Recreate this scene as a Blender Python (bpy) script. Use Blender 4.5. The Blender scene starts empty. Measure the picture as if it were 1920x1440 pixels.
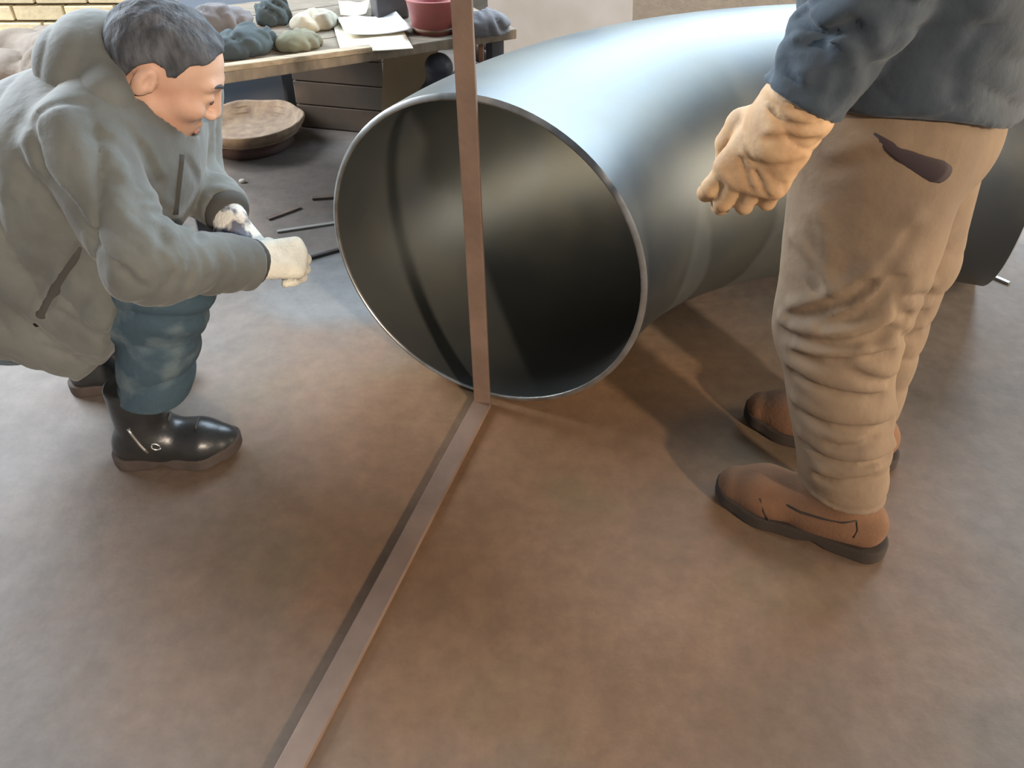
import bpy, math, random
import numpy as np
from mathutils import Vector, Matrix

random.seed(4)
S = bpy.context.scene
C = S.collection

# ------------------------------------------------------------------ camera, world, lights, exposure
PITCH = math.radians(33.62); CAM_H = 1.2; FOC = 1500.0
cd = bpy.data.cameras.new('camera'); cam = bpy.data.objects.new('camera', cd); C.objects.link(cam)
cam.location = (0, 0, CAM_H); cam.rotation_euler = (math.pi / 2 - PITCH, 0, 0)
cd.sensor_width = 36.0; cd.lens = 36.0 * FOC / 1920.0; cd.shift_y = -163.0 / 1920.0
cd.clip_start = 0.05
S.camera = cam
S.view_settings.view_transform = 'Standard'; S.view_settings.look = 'None'
S.view_settings.exposure = 0.0; S.view_settings.gamma = 1.0
S.view_settings.use_curve_mapping = False

wd = bpy.data.worlds.new('workshop_air'); S.world = wd; wd.use_nodes = True
wb = wd.node_tree.nodes['Background']; wb.inputs[0].default_value = (0.80, 0.88, 1.0, 1); wb.inputs[1].default_value = 0.26

def aim(o, target):
    o.rotation_euler = (Vector(target) - o.location).to_track_quat('-Z', 'Y').to_euler()

SUN_EL = math.radians(21)
sd = bpy.data.lights.new('low_sun', 'SUN'); sun = bpy.data.objects.new('low_sun', sd); C.objects.link(sun)
sd.energy = 3.0; sd.color = (1.0, 0.83, 0.66); sd.angle = math.radians(3.0)
sun.location = (2.5, -4.3, 2)
sun.rotation_euler = Vector((-0.503 * math.cos(SUN_EL), 0.864 * math.cos(SUN_EL), -math.sin(SUN_EL))).to_track_quat('-Z', 'Y').to_euler()
def window_light(name, loc, target, w, h, power, col):
    wl = bpy.data.lights.new(name, 'AREA'); o = bpy.data.objects.new(name, wl); C.objects.link(o)
    wl.shape = 'RECTANGLE'; wl.size = w; wl.size_y = h; wl.energy = power; wl.color = col
    o.location = loc; aim(o, target)
window_light('back_window_light', (0.7, 3.9, 2.0), (0.1, 1.5, 0.5), 4.2, 1.9, 430, (0.66, 0.84, 1.0))
window_light('left_window_light', (-3.3, 3.5, 2.2), (-0.8, 1.4, 0.5), 3.0, 1.8, 560, (0.80, 0.90, 1.0))
window_light('side_door_light', (3.7, 1.15, 0.95), (1.0, 1.95, 0.35), 1.8, 1.7, 110, (1.0, 0.85, 0.64))

# ------------------------------------------------------------------ helpers
cP, sP = math.cos(PITCH), math.sin(PITCH)
def ray(x, y):
    return np.array([(x - 960) / FOC, cP - sP * (y - 557) / FOC, -sP - cP * (y - 557) / FOC])
def at(x, y, Y):                      # point of the photograph's pixel at world depth Y
    d = ray(x, y); return np.array([0, 0, CAM_H]) + d * (Y / d[1])
def on(x, y, z=0.0):                  # the same at world height z
    d = ray(x, y); return np.array([0, 0, CAM_H]) + d * ((z - CAM_H) / d[2])

def lin(c):
    c = [v / 255.0 for v in c]
    return tuple(v / 12.92 if v <= 0.04045 else ((v + 0.055) / 1.055) ** 2.4 for v in c) + (1,)

def mat(name, col, col2=None, rough=0.8, metal=0.0, scale=8.0, detail=4.0, bump=0.0, bscale=60.0, spec=0.5,
        sheen=0.0, rand=0.0, stretch=(1, 1, 1), lo=0.35, hi=0.65, rough2=None):
    m = bpy.data.materials.new(name); m.use_nodes = True; nt = m.node_tree; n = nt.nodes; L = nt.links
    b = n['Principled BSDF']; b.inputs['Roughness'].default_value = rough; b.inputs['Metallic'].default_value = metal
    b.inputs['Specular IOR Level'].default_value = spec
    if sheen: b.inputs['Sheen Weight'].default_value = sheen; b.inputs['Sheen Roughness'].default_value = 0.5
    tc = n.new('ShaderNodeTexCoord'); mp = n.new('ShaderNodeMapping'); mp.inputs['Scale'].default_value = stretch
    L.new(tc.outputs['Object'], mp.inputs[0])
    nz = n.new('ShaderNodeTexNoise'); nz.inputs['Scale'].default_value = scale; nz.inputs['Detail'].default_value = detail
    L.new(mp.outputs[0], nz.inputs['Vector'])
    rp = n.new('ShaderNodeValToRGB'); e = rp.color_ramp.elements
    e[0].position = lo; e[1].position = hi; e[0].color = lin(col); e[1].color = lin(col2 or col)
    L.new(nz.outputs['Fac'], rp.inputs[0]); out = rp.outputs[0]
    if rand:
        oi = n.new('ShaderNodeObjectInfo'); hs = n.new('ShaderNodeHueSaturation')
        mr = n.new('ShaderNodeMapRange'); mr.inputs['To Min'].default_value = 1 - rand; mr.inputs['To Max'].default_value = 1 + rand
        L.new(oi.outputs['Random'], mr.inputs[0]); L.new(mr.outputs[0], hs.inputs['Value']); L.new(out, hs.inputs['Color']); out = hs.outputs[0]
    L.new(out, b.inputs['Base Color'])
    if rough2 is not None:
        mr = n.new('ShaderNodeMapRange'); mr.inputs['From Min'].default_value = lo; mr.inputs['From Max'].default_value = hi
        mr.inputs['To Min'].default_value = rough; mr.inputs['To Max'].default_value = rough2
        L.new(nz.outputs['Fac'], mr.inputs[0]); L.new(mr.outputs[0], b.inputs['Roughness'])
    if bump:
        n2 = n.new('ShaderNodeTexNoise'); n2.inputs['Scale'].default_value = bscale; n2.inputs['Detail'].default_value = 5
        L.new(mp.outputs[0], n2.inputs['Vector'])
        bp = n.new('ShaderNodeBump'); bp.inputs['Strength'].default_value = bump; bp.inputs['Distance'].default_value = 0.006
        L.new(n2.outputs['Fac'], bp.inputs['Height']); L.new(bp.outputs[0], b.inputs['Normal'])
    return m

def mesh_obj(name, verts, faces, m, parent=None, smooth=True):
    me = bpy.data.meshes.new(name); v = np.asarray(verts, np.float32)
    if isinstance(faces, np.ndarray):
        nf, k = faces.shape
        me.vertices.add(len(v)); me.vertices.foreach_set('co', v.ravel())
        me.loops.add(nf * k); me.loops.foreach_set('vertex_index', faces.astype(np.int32).ravel())
        me.polygons.add(nf); me.polygons.foreach_set('loop_start', np.arange(0, nf * k, k, dtype=np.int32))
        me.polygons.foreach_set('use_smooth', np.full(nf, smooth)); me.update(calc_edges=True); me.validate()
    else:
        me.from_pydata([tuple(map(float, p)) for p in v], [], faces)
        me.polygons.foreach_set('use_smooth', np.full(len(me.polygons), smooth)); me.update()
    if m: me.materials.append(m)
    o = bpy.data.objects.new(name, me); C.objects.link(o)
    if parent: o.parent = parent
    return o

def tag(o, label=None, cat=None, group=None, kind=None):
    if label: o['label'] = label
    if cat: o['category'] = cat
    if group: o['group'] = group
    if kind: o['kind'] = kind
    return o
def thing(name, label, cat, loc=(0, 0, 0), group=None):
    o = bpy.data.objects.new(name, None); C.objects.link(o); o.location = loc; o.empty_display_size = 0.1
    return tag(o, label, cat, group)
def settle(root):                     # keep children where they were built in world space
    bpy.context.view_layer.update()
    inv = Matrix.Translation(-root.location)
    for ch in root.children: ch.matrix_parent_inverse = inv

def box_vf(c, size, ax=None, bev=0.0):
    """bevelled box: vertices + faces; ax rows = local axes"""
    hx, hy, hz = [s / 2 for s in size]; b = min(bev, 0.45 * min(size))
    A = np.eye(3) if ax is None else np.asarray(ax, float)
    import bmesh
    bm = bmesh.new(); bmesh.ops.create_cube(bm, size=1.0)
    for v in bm.verts: v.co = Vector((v.co.x * 2 * hx, v.co.y * 2 * hy, v.co.z * 2 * hz))
    if b: bmesh.ops.bevel(bm, geom=bm.edges[:], offset=b, segments=2, affect='EDGES', profile=0.6)
    bm.verts.index_update()
    V = np.array([v.co[:] for v in bm.verts]) @ A + np.asarray(c, float)
    Fc = [[v.index for v in f.verts] for f in bm.faces]; bm.free()
    return V, Fc
def box(name, c, size, m, parent=None, ax=None, bev=0.004):
    V, Fc = box_vf(c, size, ax, bev); return mesh_obj(name, V, Fc, m, parent, smooth=False)
def merge(parts):
    V, Fc, o = [], [], 0
    for v, f in parts:
        V.append(np.asarray(v, float)); Fc += [[i + o for i in q] for q in f]; o += len(v)
    return np.concatenate(V), Fc
def tube_vf(pts, rad, n=10, flat=None, k=1.0):
    pts = [np.asarray(p, float) for p in pts]; rad = np.broadcast_to(rad, (len(pts),)); V = []; up0 = np.array([0.13, 0.2, 1.0])
    for i, p in enumerate(pts):
        t = pts[min(i + 1, len(pts) - 1)] - pts[max(i - 1, 0)]; t /= np.linalg.norm(t)
        u = np.cross(t, up0 if abs(t[2]) < 0.9 else np.array([1.0, 0.1, 0])); u /= np.linalg.norm(u); w = np.cross(t, u)
        for j in range(n):
            a = 2 * math.pi * j / n; d = (u * math.cos(a) + w * math.sin(a)) * rad[i]
            if flat is not None: d = d + flat * (d @ flat) * (k - 1)
            V.append(p + d)
    Fc = [[i * n + j, i * n + (j + 1) % n, (i + 1) * n + (j + 1) % n, (i + 1) * n + j] for i in range(len(pts) - 1) for j in range(n)]
    Fc += [list(range(n))[::-1], [(len(pts) - 1) * n + j for j in range(n)]]
    return np.array(V), Fc
def tube(name, pts, rad, m, parent=None, n=10, flat=None, k=1.0):
    V, Fc = tube_vf(pts, rad, n, flat, k); return mesh_obj(name, V, Fc, m, parent)
def lathe_vf(prof, n=32, cap=False):
    V = [(r * math.cos(2 * math.pi * j / n), r * math.sin(2 * math.pi * j / n), z) for r, z in prof for j in range(n)]
    Fc = [[i * n + j, i * n + (j + 1) % n, (i + 1) * n + (j + 1) % n, (i + 1) * n + j] for i in range(len(prof) - 1) for j in range(n)]
    return np.array(V), Fc

# ---- signed distance modelling: smooth unions of tapered limbs, meshed with surface nets
A3 = lambda *v: np.array(v, float)
def unit(v): v = np.asarray(v, float); return v / np.linalg.norm(v)
def rc(P, a, b, ra, rb):
    ab = b - a; t = np.clip(((P - a) @ ab) / (ab @ ab), 0, 1)
    return np.linalg.norm(P - a - t[:, None] * ab, axis=1) - (ra + (rb - ra) * t)
def rcf(P, a, b, ra, rb, ax, k):
    ab = b - a; t = np.clip(((P - a) @ ab) / (ab @ ab), 0, 1); v = P - a - t[:, None] * ab
    v = v + (v @ ax)[:, None] * ax * (1.0 / k - 1)
    return (np.linalg.norm(v, axis=1) - (ra + (rb - ra) * t)) * min(1.0, k)
def ell(P, c, r, R=None):
    q = P - c
    if R is not None: q = q @ np.asarray(R).T
    r = np.asarray(r, float); k0 = np.linalg.norm(q / r, axis=1); k1 = np.linalg.norm(q / r ** 2, axis=1) + 1e-9
    return k0 * (k0 - 1) / k1
def smin(a, b, k):
    h = np.clip(0.5 + 0.5 * (b - a) / k, 0, 1); return b + (a - b) * h - k * h * (1 - h)
def smax(a, b, k): return -smin(-a, -b, k)
def chain(P, pts, rad, k=0.01):
    d = None
    for i in range(len(pts) - 1):
        e = rc(P, pts[i], pts[i + 1], rad[i], rad[i + 1]); d = e if d is None else smin(d, e, k)
    return d
def poly2(U, poly):
    poly = np.asarray(poly, float); n = len(poly); d = np.full(len(U), 1e9); s = np.ones(len(U))
    j = n - 1
    for i in range(n):
        e = poly[j] - poly[i]; w = U - poly[i]
        b = w - e * np.clip((w @ e) / (e @ e), 0, 1)[:, None]; d = np.minimum(d, (b ** 2).sum(1))
        c1 = U[:, 1] >= poly[i, 1]; c2 = U[:, 1] < poly[j, 1]; c3 = e[0] * w[:, 1] > e[1] * w[:, 0]
        s = np.where((c1 & c2 & c3) | (~c1 & ~c2 & ~c3), -s, s); j = i
    return s * np.sqrt(d)
def wob(P, f, seed, n=7):             # smooth pseudo-random field, about -1..1
    rg = np.random.default_rng(seed); o = np.zeros(len(P))
    for i in range(n):
        k = rg.normal(size=3); k *= f * (0.6 + 0.9 * rg.random()) / np.linalg.norm(k); o += np.sin(P @ k + rg.random() * 6.28)
    return o / n * 1.8
def folds(P, d, f, seed, warp=1.6, wf=14):   # rounded bulges with sharp valleys, broken up, across direction d
    d = unit(d); e = unit(np.cross(d, A3(0.3, 0.5, 0.8)) + 0.2); w = wob(P, wf, seed)
    o = np.zeros(len(P))
    for i, (k, ph) in enumerate(((0.0, 0.0), (0.45, 1.3), (-0.4, 2.6))):
        s = np.abs(np.sin(0.5 * f * (P @ unit(d + k * e)) * (1 + 0.12 * i) + warp * 1.4 * w + ph))
        m = np.clip(0.15 + 1.5 * wob(P, wf * 0.9, seed + 11 + i), 0, 1)
        o += (np.sqrt(s) - 0.6) * m
    return o

def creaser(base, specs):             # sharp creases with a soft roll above them, along lines on the cloth
    L = [([cast(base, x, y) for x, y in pts], amp, w) for pts, amp, w in specs]
    def g(P):
        o = np.zeros(len(P))
        for q, amp, w in L:
            c0 = np.mean(q, 0); R0 = max(np.linalg.norm(p - c0) for p in q) + 5 * w
            k = np.flatnonzero(((P - c0) ** 2).sum(1) < R0 * R0)
            if not len(k): continue
            S_ = P[k]; up = A3(0, 0, 1.7 * w)
            e = np.min([rc(S_, q[i], q[i + 1], 0, 0) for i in range(len(q) - 1)], 0)
            u = np.min([rc(S_, q[i] + up, q[i + 1] + up, 0, 0) for i in range(len(q) - 1)], 0)
            o[k] += amp * np.exp(-(e / w) ** 2) - 0.7 * amp * np.exp(-(u / (w * 1.25)) ** 2)
        return o
    return g

def sdf_mesh(name, f, lo, hi, h, m, parent=None):
    lo = np.asarray(lo, float); hi = np.asarray(hi, float); K = 4
    nc = np.ceil((hi - lo) / (h * K)).astype(int) + 1
    def ev(P):
        return np.concatenate([f(P[i:i + 150000]) for i in range(0, len(P), 150000)])
    ax = [lo[i] + np.arange(nc[i]) * h * K for i in range(3)]
    G = np.stack(np.meshgrid(*ax, indexing='ij'), -1).reshape(-1, 3); Dc = ev(G).reshape(nc)
    st = [Dc[i:nc[0] - 1 + i, j:nc[1] - 1 + j, k:nc[2] - 1 + k] for i in (0, 1) for j in (0, 1) for k in (0, 1)]
    mn = np.min(np.stack(st), 0); mx = np.max(np.stack(st), 0)
    act = (mn < h * K * 1.3) & (mx > -h * K * 1.3)
    n = (nc - 1) * K + 1
    need = np.zeros(n, bool)
    big = act.repeat(K, 0).repeat(K, 1).repeat(K, 2)
    for i in (0, 1):
        for j in (0, 1):
            for k in (0, 1):
                need[i:n[0] - 1 + i, j:n[1] - 1 + j, k:n[2] - 1 + k] |= big
    D = np.ones(n)
    sg = np.where(Dc < 0, -1.0, 1.0).repeat(K, 0).repeat(K, 1).repeat(K, 2)
    D[:] = sg[:n[0], :n[1], :n[2]]
    I = np.argwhere(need); D[need] = ev(lo + I * h)
    ins = D < 0
    cn = n - 1
    cnt = sum(ins[i:cn[0] + i, j:cn[1] + j, k:cn[2] + k].astype(np.int8) for i in (0, 1) for j in (0, 1) for k in (0, 1))
    cells = np.argwhere((cnt > 0) & (cnt < 8)); idx = -np.ones(cn, int); idx[tuple(cells.T)] = np.arange(len(cells))
    acc = np.zeros((len(cells), 3)); num = np.zeros(len(cells))
    cor = [(i, j, k) for i in (0, 1) for j in (0, 1) for k in (0, 1)]
    for a in cor:
        for axn in range(3):
            if a[axn]: continue
            b = list(a); b[axn] = 1
            da = D[cells[:, 0] + a[0], cells[:, 1] + a[1], cells[:, 2] + a[2]]; db = D[cells[:, 0] + b[0], cells[:, 1] + b[1], cells[:, 2] + b[2]]
            cr = (da < 0) != (db < 0); t = np.where(cr, da / np.where(cr, da - db, 1), 0)
            p = np.array(a, float)[None].repeat(len(cells), 0); p[:, axn] += t
            acc += p * cr[:, None]; num += cr
    V = lo + (cells + acc / num[:, None]) * h
    Q = []
    for axn in range(3):
        u, w = (axn + 1) % 3, (axn + 2) % 3
        s0 = [slice(None)] * 3; s1 = [slice(None)] * 3; s0[axn] = slice(0, -1); s1[axn] = slice(1, None)
        a, b = ins[tuple(s0)], ins[tuple(s1)]
        E = np.argwhere(a != b); ok = (E[:, u] > 0) & (E[:, w] > 0) & (E[:, u] < cn[u]) & (E[:, w] < cn[w]); E = E[ok]
        fl = a[tuple(E.T)]
        def cid(du, dw):
            e = E.copy(); e[:, u] += du; e[:, w] += dw; return idx[tuple(e.T)]
        q = np.stack([cid(-1, -1), cid(0, -1), cid(0, 0), cid(-1, 0)], 1)
        q[~fl] = q[~fl][:, ::-1]; Q.append(q)
    Q = np.concatenate(Q); Q = Q[(Q >= 0).all(1)]
    return mesh_obj(name, V, Q, m, parent)

def cast(f, x, y, off=0.0):           # first point of a surface met along a sight line
    d = ray(x, y); d = d / np.linalg.norm(d); o = np.array([0, 0, CAM_H]); t = 0.5; best = (1e9, t)
    for _ in range(120):
        e = float(f((o + d * t)[None])[0]) - off
        if e < best[0]: best = (e, t)
        if e < 0.0004 or t > 3.2: break
        t += min(max(e * 0.7, 0.0004), 0.2)
    return o + d * best[1]
def onto(f, pts, it=6, off=0.0):      # slide points onto a surface
    P = np.asarray(pts, float).copy(); e = 1e-3
    for _ in range(it):
        d = f(P); g = np.stack([(f(P + e * np.eye(3)[i]) - f(P - e * np.eye(3)[i])) / (2 * e) for i in range(3)], 1)
        P -= ((d - off) / np.maximum((g ** 2).sum(1), 0.05))[:, None] * g
    return P

# ------------------------------------------------------------------ materials
M = {}
M['steel'] = mat('black_scale_steel', (88, 92, 94), (104, 104, 98), rough=0.42, metal=0.75, scale=4, bump=0.04, bscale=30, rough2=0.50)
M['rim'] = mat('bare_bevelled_steel', (170, 172, 172), (140, 138, 132), rough=0.35, metal=0.8, scale=20)
M['rust'] = mat('rusty_bar_steel', (136, 112, 96), (118, 96, 82), rough=0.6, metal=0.15, scale=9, bump=0.15, bscale=70)
M['rust_dark'] = mat('dark_rusty_steel', (92, 66, 52), (120, 84, 60), rough=0.75, scale=20, bump=0.2)
M['dark_rod'] = mat('dark_steel_rod', (62, 56, 54), (76, 66, 60), rough=0.6, metal=0.3, scale=20)
M['brick'] = mat('cream_brick', (194, 182, 150), (176, 164, 136), rough=0.95, scale=14, bump=0.5, bscale=50, rand=0.14)
M['mortar'] = mat('grey_mortar', (126, 117, 106), (116, 108, 98), rough=0.98, scale=16, bump=0.5)
M['coat'] = mat('olive_grey_padded_cloth', (106, 108, 103), (90, 91, 87), rough=0.85, scale=9, bump=0.45, bscale=34, sheen=0.15)
M['coat_dark'] = mat('dark_grey_binding', (66, 64, 60), rough=0.9)
M['jeans'] = mat('teal_blue_denim', (58, 78, 90), (104, 118, 122), rough=0.9, scale=16, bump=0.4, bscale=50, lo=0.48, hi=0.78)
M['skin'] = mat('weathered_skin', (206, 168, 144), (194, 148, 124), rough=0.55, scale=14, bump=0.05, bscale=120)
M['lip'] = mat('lip_skin', (166, 112, 98), rough=0.5)
M['hair'] = mat('black_grey_hair', (52, 54, 58), (88, 90, 94), rough=0.8, scale=60, stretch=(1, 1, 0.35), bump=0.6, bscale=140)
M['eye'] = mat('dark_eye', (40, 32, 28), rough=0.2)
M['boot'] = mat('black_boot_leather', (36, 37, 38), (46, 46, 45), rough=0.34, scale=18, bump=0.12, bscale=60)
M['boot_sole'] = mat('dark_brown_rubber', (62, 52, 47), (72, 62, 56), rough=0.85, scale=20)
M['zip'] = mat('bright_zip_metal', (200, 200, 196), rough=0.3, metal=0.9)
M['cotton'] = mat('white_cotton_knit', (226, 222, 206), (206, 202, 188), rough=0.95, scale=30, bump=0.5, bscale=220)
M['cotton_soiled'] = mat('soiled_cotton_knit', (214, 210, 200), (96, 98, 110), rough=0.95, scale=26, bump=0.5, bscale=220, lo=0.5, hi=0.6)
M['navy'] = mat('navy_work_cloth', (58, 68, 76), (48, 55, 62), rough=0.85, scale=8, bump=0.45, bscale=30, sheen=0.15)
M['khaki'] = mat('khaki_work_cloth', (134, 112, 88), (120, 100, 80), rough=0.88, scale=8, bump=0.4, bscale=34)
M['pocket_dark'] = mat('dark_pocket_lining', (62, 50, 50), rough=0.95)
M['hide'] = mat('tan_work_leather', (206, 168, 126), (184, 144, 104), rough=0.7, scale=22, bump=0.25, bscale=60)
M['suede'] = mat('brown_suede', (122, 86, 60), (106, 76, 54), rough=0.95, scale=16, bump=0.2, bscale=160)
M['suede_sole'] = mat('dark_shoe_rubber', (54, 44, 36), rough=0.9)
M['paper'] = mat('white_paper', (232, 228, 222), (222, 218, 214), rough=0.9, scale=6)
M['paper_warm'] = mat('cream_paper', (226, 214, 190), rough=0.9)
M['rag'] = mat('beige_rag_cloth', (176, 168, 150), (150, 144, 128), rough=0.95, scale=14)
M['rag_khaki'] = mat('khaki_rag_cloth', (124, 122, 100), (100, 98, 84), rough=0.95, scale=14)
M['teal_cloth'] = mat('dark_teal_cloth', (66, 76, 78), (54, 62, 66), rough=0.95, scale=10)
M['grey_cloth'] = mat('grey_purple_cloth', (118, 114, 116), (94, 92, 94), rough=0.95, scale=10)
M['bench'] = mat('dusty_bench_board', (134, 120, 102), (108, 98, 86), rough=0.85, scale=12, stretch=(1, 6, 1), bump=0.2)
M['bench_leg'] = mat('dark_bench_steel', (62, 62, 66), rough=0.7)
M['plank'] = mat('pale_plank_wood', (166, 150, 126), (140, 124, 102), rough=0.9, scale=10, stretch=(1, 8, 8))
M['chest'] = mat('blue_grey_chest_paint', (64, 74, 86), (72, 76, 82), rough=0.6, scale=5)
M['crate'] = mat('brown_crate_board', (120, 100, 82), (98, 88, 78), rough=0.85, scale=5)
M['card'] = mat('tan_cardboard', (172, 150, 118), (160, 140, 112), rough=0.95, scale=6)
M['bag'] = mat('black_plastic_sack', (48, 48, 54), (60, 60, 66), rough=0.45, scale=10)
M['red'] = mat('faded_red_paint', (172, 96, 92), (150, 84, 80), rough=0.6, scale=10)
M['dark_tool'] = mat('dark_tool_steel', (62, 60, 62), (80, 76, 76), rough=0.6, metal=0.3)
M['straw'] = mat('brown_straw', (140, 120, 98), (116, 96, 80), rough=0.95, scale=26, bump=0.5, bscale=80)
M['straw_dark'] = mat('dark_red_brown_base', (84, 64, 58), rough=0.95)
M['grey_board'] = mat('grey_board', (146, 140, 136), (132, 126, 118), rough=0.8, scale=4)
M['sack'] = mat('brown_grey_sack', (116, 106, 96), (98, 90, 82), rough=0.95, scale=9, bump=0.4)
M['chip'] = mat('pale_mortar_chip', (190, 184, 172), rough=0.95)
M['offcut'] = mat('rusty_offcut', (92, 78, 70), (110, 92, 80), rough=0.8, scale=20)

def floor_mat():
    m = bpy.data.materials.new('rusty_plate_floor'); m.use_nodes = True; nt = m.node_tree; n = nt.nodes; L = nt.links
    b = n['Principled BSDF']; tc = n.new('ShaderNodeTexCoord')
    def noise(sc, det=5, rough=0.55):
        z = n.new('ShaderNodeTexNoise'); z.inputs['Scale'].default_value = sc; z.inputs['Detail'].default_value = det; z.inputs['Roughness'].default_value = rough
        L.new(tc.outputs['Object'], z.inputs['Vector']); return z.outputs['Fac']
    def ramp(fac, stops):
        r = n.new('ShaderNodeValToRGB'); e = r.color_ramp.elements
        while len(e) < len(stops): e.new(0.5)
        for q, (p, c) in zip(e, stops): q.position = p; q.color = lin(c) if len(c) == 3 else c
        L.new(fac, r.inputs[0]); return r.outputs[0]
    def mix(f, a, c, mode='MIX'):
        x = n.new('ShaderNodeMix'); x.data_type = 'RGBA'; x.blend_type = mode
        if isinstance(f, float): x.inputs[0].default_value = f
        else: L.new(f, x.inputs[0])
        L.new(a, x.inputs[6]); L.new(c, x.inputs[7]); return x.outputs[2]
    rust = ramp(noise(2.6), [(0.3, (122, 94, 68)), (0.5, (134, 102, 76)), (0.7, (122, 101, 72))])
    dust = ramp(noise(4.0), [(0.3, (122, 110, 101)), (0.7, (106, 99, 93))])
    # trodden dust away from the middle of the shop, brown rust around the pipe's mouth
    sx = n.new('ShaderNodeSeparateXYZ'); L.new(tc.outputs['Object'], sx.inputs[0])
    def blob(cx, cy, rx, ry):
        v = n.new('ShaderNodeVectorMath'); v.operation = 'SUBTRACT'; v.inputs[1].default_value = (cx, cy, 0); L.new(tc.outputs['Object'], v.inputs[0])
        w = n.new('ShaderNodeVectorMath'); w.operation = 'MULTIPLY'; w.inputs[1].default_value = (1 / rx, 1 / ry, 0); L.new(v.outputs[0], w.inputs[0])
        l = n.new('ShaderNodeVectorMath'); l.operation = 'LENGTH'; L.new(w.outputs[0], l.inputs[0]); return l.outputs['Value']
    def addn(a, fac, k):
        x = n.new('ShaderNodeMath'); x.operation = 'MULTIPLY_ADD'; L.new(fac, x.inputs[0]); x.inputs[1].default_value = k; L.new(a, x.inputs[2]); return x.outputs[0]
    # ramp input is clamped to 0..1, so scale the distance down
    scale1 = n.new('ShaderNodeMath'); scale1.operation = 'MULTIPLY'; scale1.inputs[1].default_value = 0.5
    L.new(addn(blob(0.05, 1.1, 0.62, 0.62), noise(3.2), 0.8), scale1.inputs[0])
    k1 = ramp(scale1.outputs[0], [(0.55, (0, 0, 0, 1)), (0.95, (1, 1, 1, 1))])
    col = mix(k1, rust, dust)
    scale2 = n.new('ShaderNodeMath'); scale2.operation = 'MULTIPLY'; scale2.inputs[1].default_value = 0.5
    L.new(addn(blob(-0.48, 1.86, 0.26, 0.24), noise(6.0), 0.6), scale2.inputs[0])
    k2 = ramp(scale2.outputs[0], [(0.45, (1, 1, 1, 1)), (0.62, (0, 0, 0, 1))])
    scaleg = ramp(noise(5.0), [(0.3, (112, 110, 108)), (0.7, (122, 118, 114))])
    col = mix(k2, col, scaleg)
    fine = ramp(noise(22.0, 6, 0.7), [(0.35, (205, 205, 205)), (0.7, (255, 255, 255))])
    col = mix(0.6, col, fine, 'MULTIPLY')
    L.new(col, b.inputs['Base Color'])
    rr = n.new('ShaderNodeMapRange'); rr.inputs['To Min'].default_value = 0.48; rr.inputs['To Max'].default_value = 0.74; b.inputs['Specular IOR Level'].default_value = 0.28
    L.new(noise(3.5), rr.inputs[0]); L.new(rr.outputs[0], b.inputs['Roughness'])
    bp = n.new('ShaderNodeBump'); bp.inputs['Strength'].default_value = 0.25; bp.inputs['Distance'].default_value = 0.01
    L.new(noise(14.0, 6), bp.inputs['Height']); L.new(bp.outputs[0], b.inputs['Normal'])
    return m
M['floor'] = floor_mat()

# ------------------------------------------------------------------ setting
g = np.linspace(0, 1, 41)
V = [(-5 + 10 * u, -3 + 8 * v, 0) for v in g for u in g]
Fq = [[j * 41 + i, j * 41 + i + 1, (j + 1) * 41 + i + 1, (j + 1) * 41 + i] for j in range(40) for i in range(40)]
tag(mesh_obj('floor', V, Fq, M['floor']), 'dusty brown rusty steel plate floor', kind='structure')

WY = 4.0
wall = box('wall_back', (-1.0, WY + 0.16, 1.5), (9, 0.2, 3.0), M['mortar'], bev=0)
tag(wall, 'cream brick wall behind the workbench', kind='structure')
bv, bf = box_vf((0, 0, 0), (0.238, 0.11, 0.068), None, 0.006)
bme = None
for r in range(8):
    for i in range(18):
        x = -3.55 + i * 0.25 + (0.125 if r % 2 else 0)
        if x > -0.55: continue
        if bme is None:
            o = mesh_obj('brick', bv, bf, M['brick'], wall, smooth=False); bme = o.data
        else:
            o = bpy.data.objects.new('brick', bme); C.objects.link(o); o.parent = wall
        o.location = (x, WY + 0.055 + random.uniform(-0.006, 0.004), 0.036 + r * 0.08)
        o.rotation_euler = (0, random.uniform(-0.008, 0.008), random.uniform(-0.012, 0.012))

# ------------------------------------------------------------------ pipe elbow
OD = 0.7054; RO = OD / 2; WT = 0.012; RI = RO - WT; RB = 1.5 * OD
yaw = math.radians(-113.54)
e_head = A3(-math.cos(yaw), -math.sin(yaw), 0); e_right = A3(e_head[1], -e_head[0], 0); e_A = A3(-0.069, 1.398, 0)
def elbow_pt(a, ph, r, ext=0.0):
    rr = RB - r * math.cos(ph)
    X = RB - rr * math.cos(a); Y = rr * math.sin(a)
    p = e_A + X * e_right + Y * e_head + A3(0, 0, RO + r * math.sin(ph))
    return p
NA, NP = 64, 96
elb = thing('pipe_elbow', 'huge black steel pipe elbow lying on the floor with its round mouth open', 'pipe', tuple(e_A + 0.5 * RB * (e_right + e_head) * 0.6))
def sheet(rad, a0, a1, flip):
    V = [elbow_pt(a0 + (a1 - a0) * i / NA, 2 * math.pi * j / NP, rad) for i in range(NA + 1) for j in range(NP)]
    Fc = []
    for i in range(NA):
        for j in range(NP):
            q = [i * NP + j, i * NP + (j + 1) % NP, (i + 1) * NP + (j + 1) % NP, (i + 1) * NP + j]
            Fc.append(q if flip else q[::-1])
    return np.array(V), Fc
ea = 0.006 / RB
V1, F1 = sheet(RO, ea, math.pi / 2 - ea, False); V2, F2 = sheet(RI, ea, math.pi / 2 - ea, True)
V, Fc = merge([(V1, F1), (V2, F2)]); mesh_obj('shell', V, Fc, M['steel'], elb)
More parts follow.
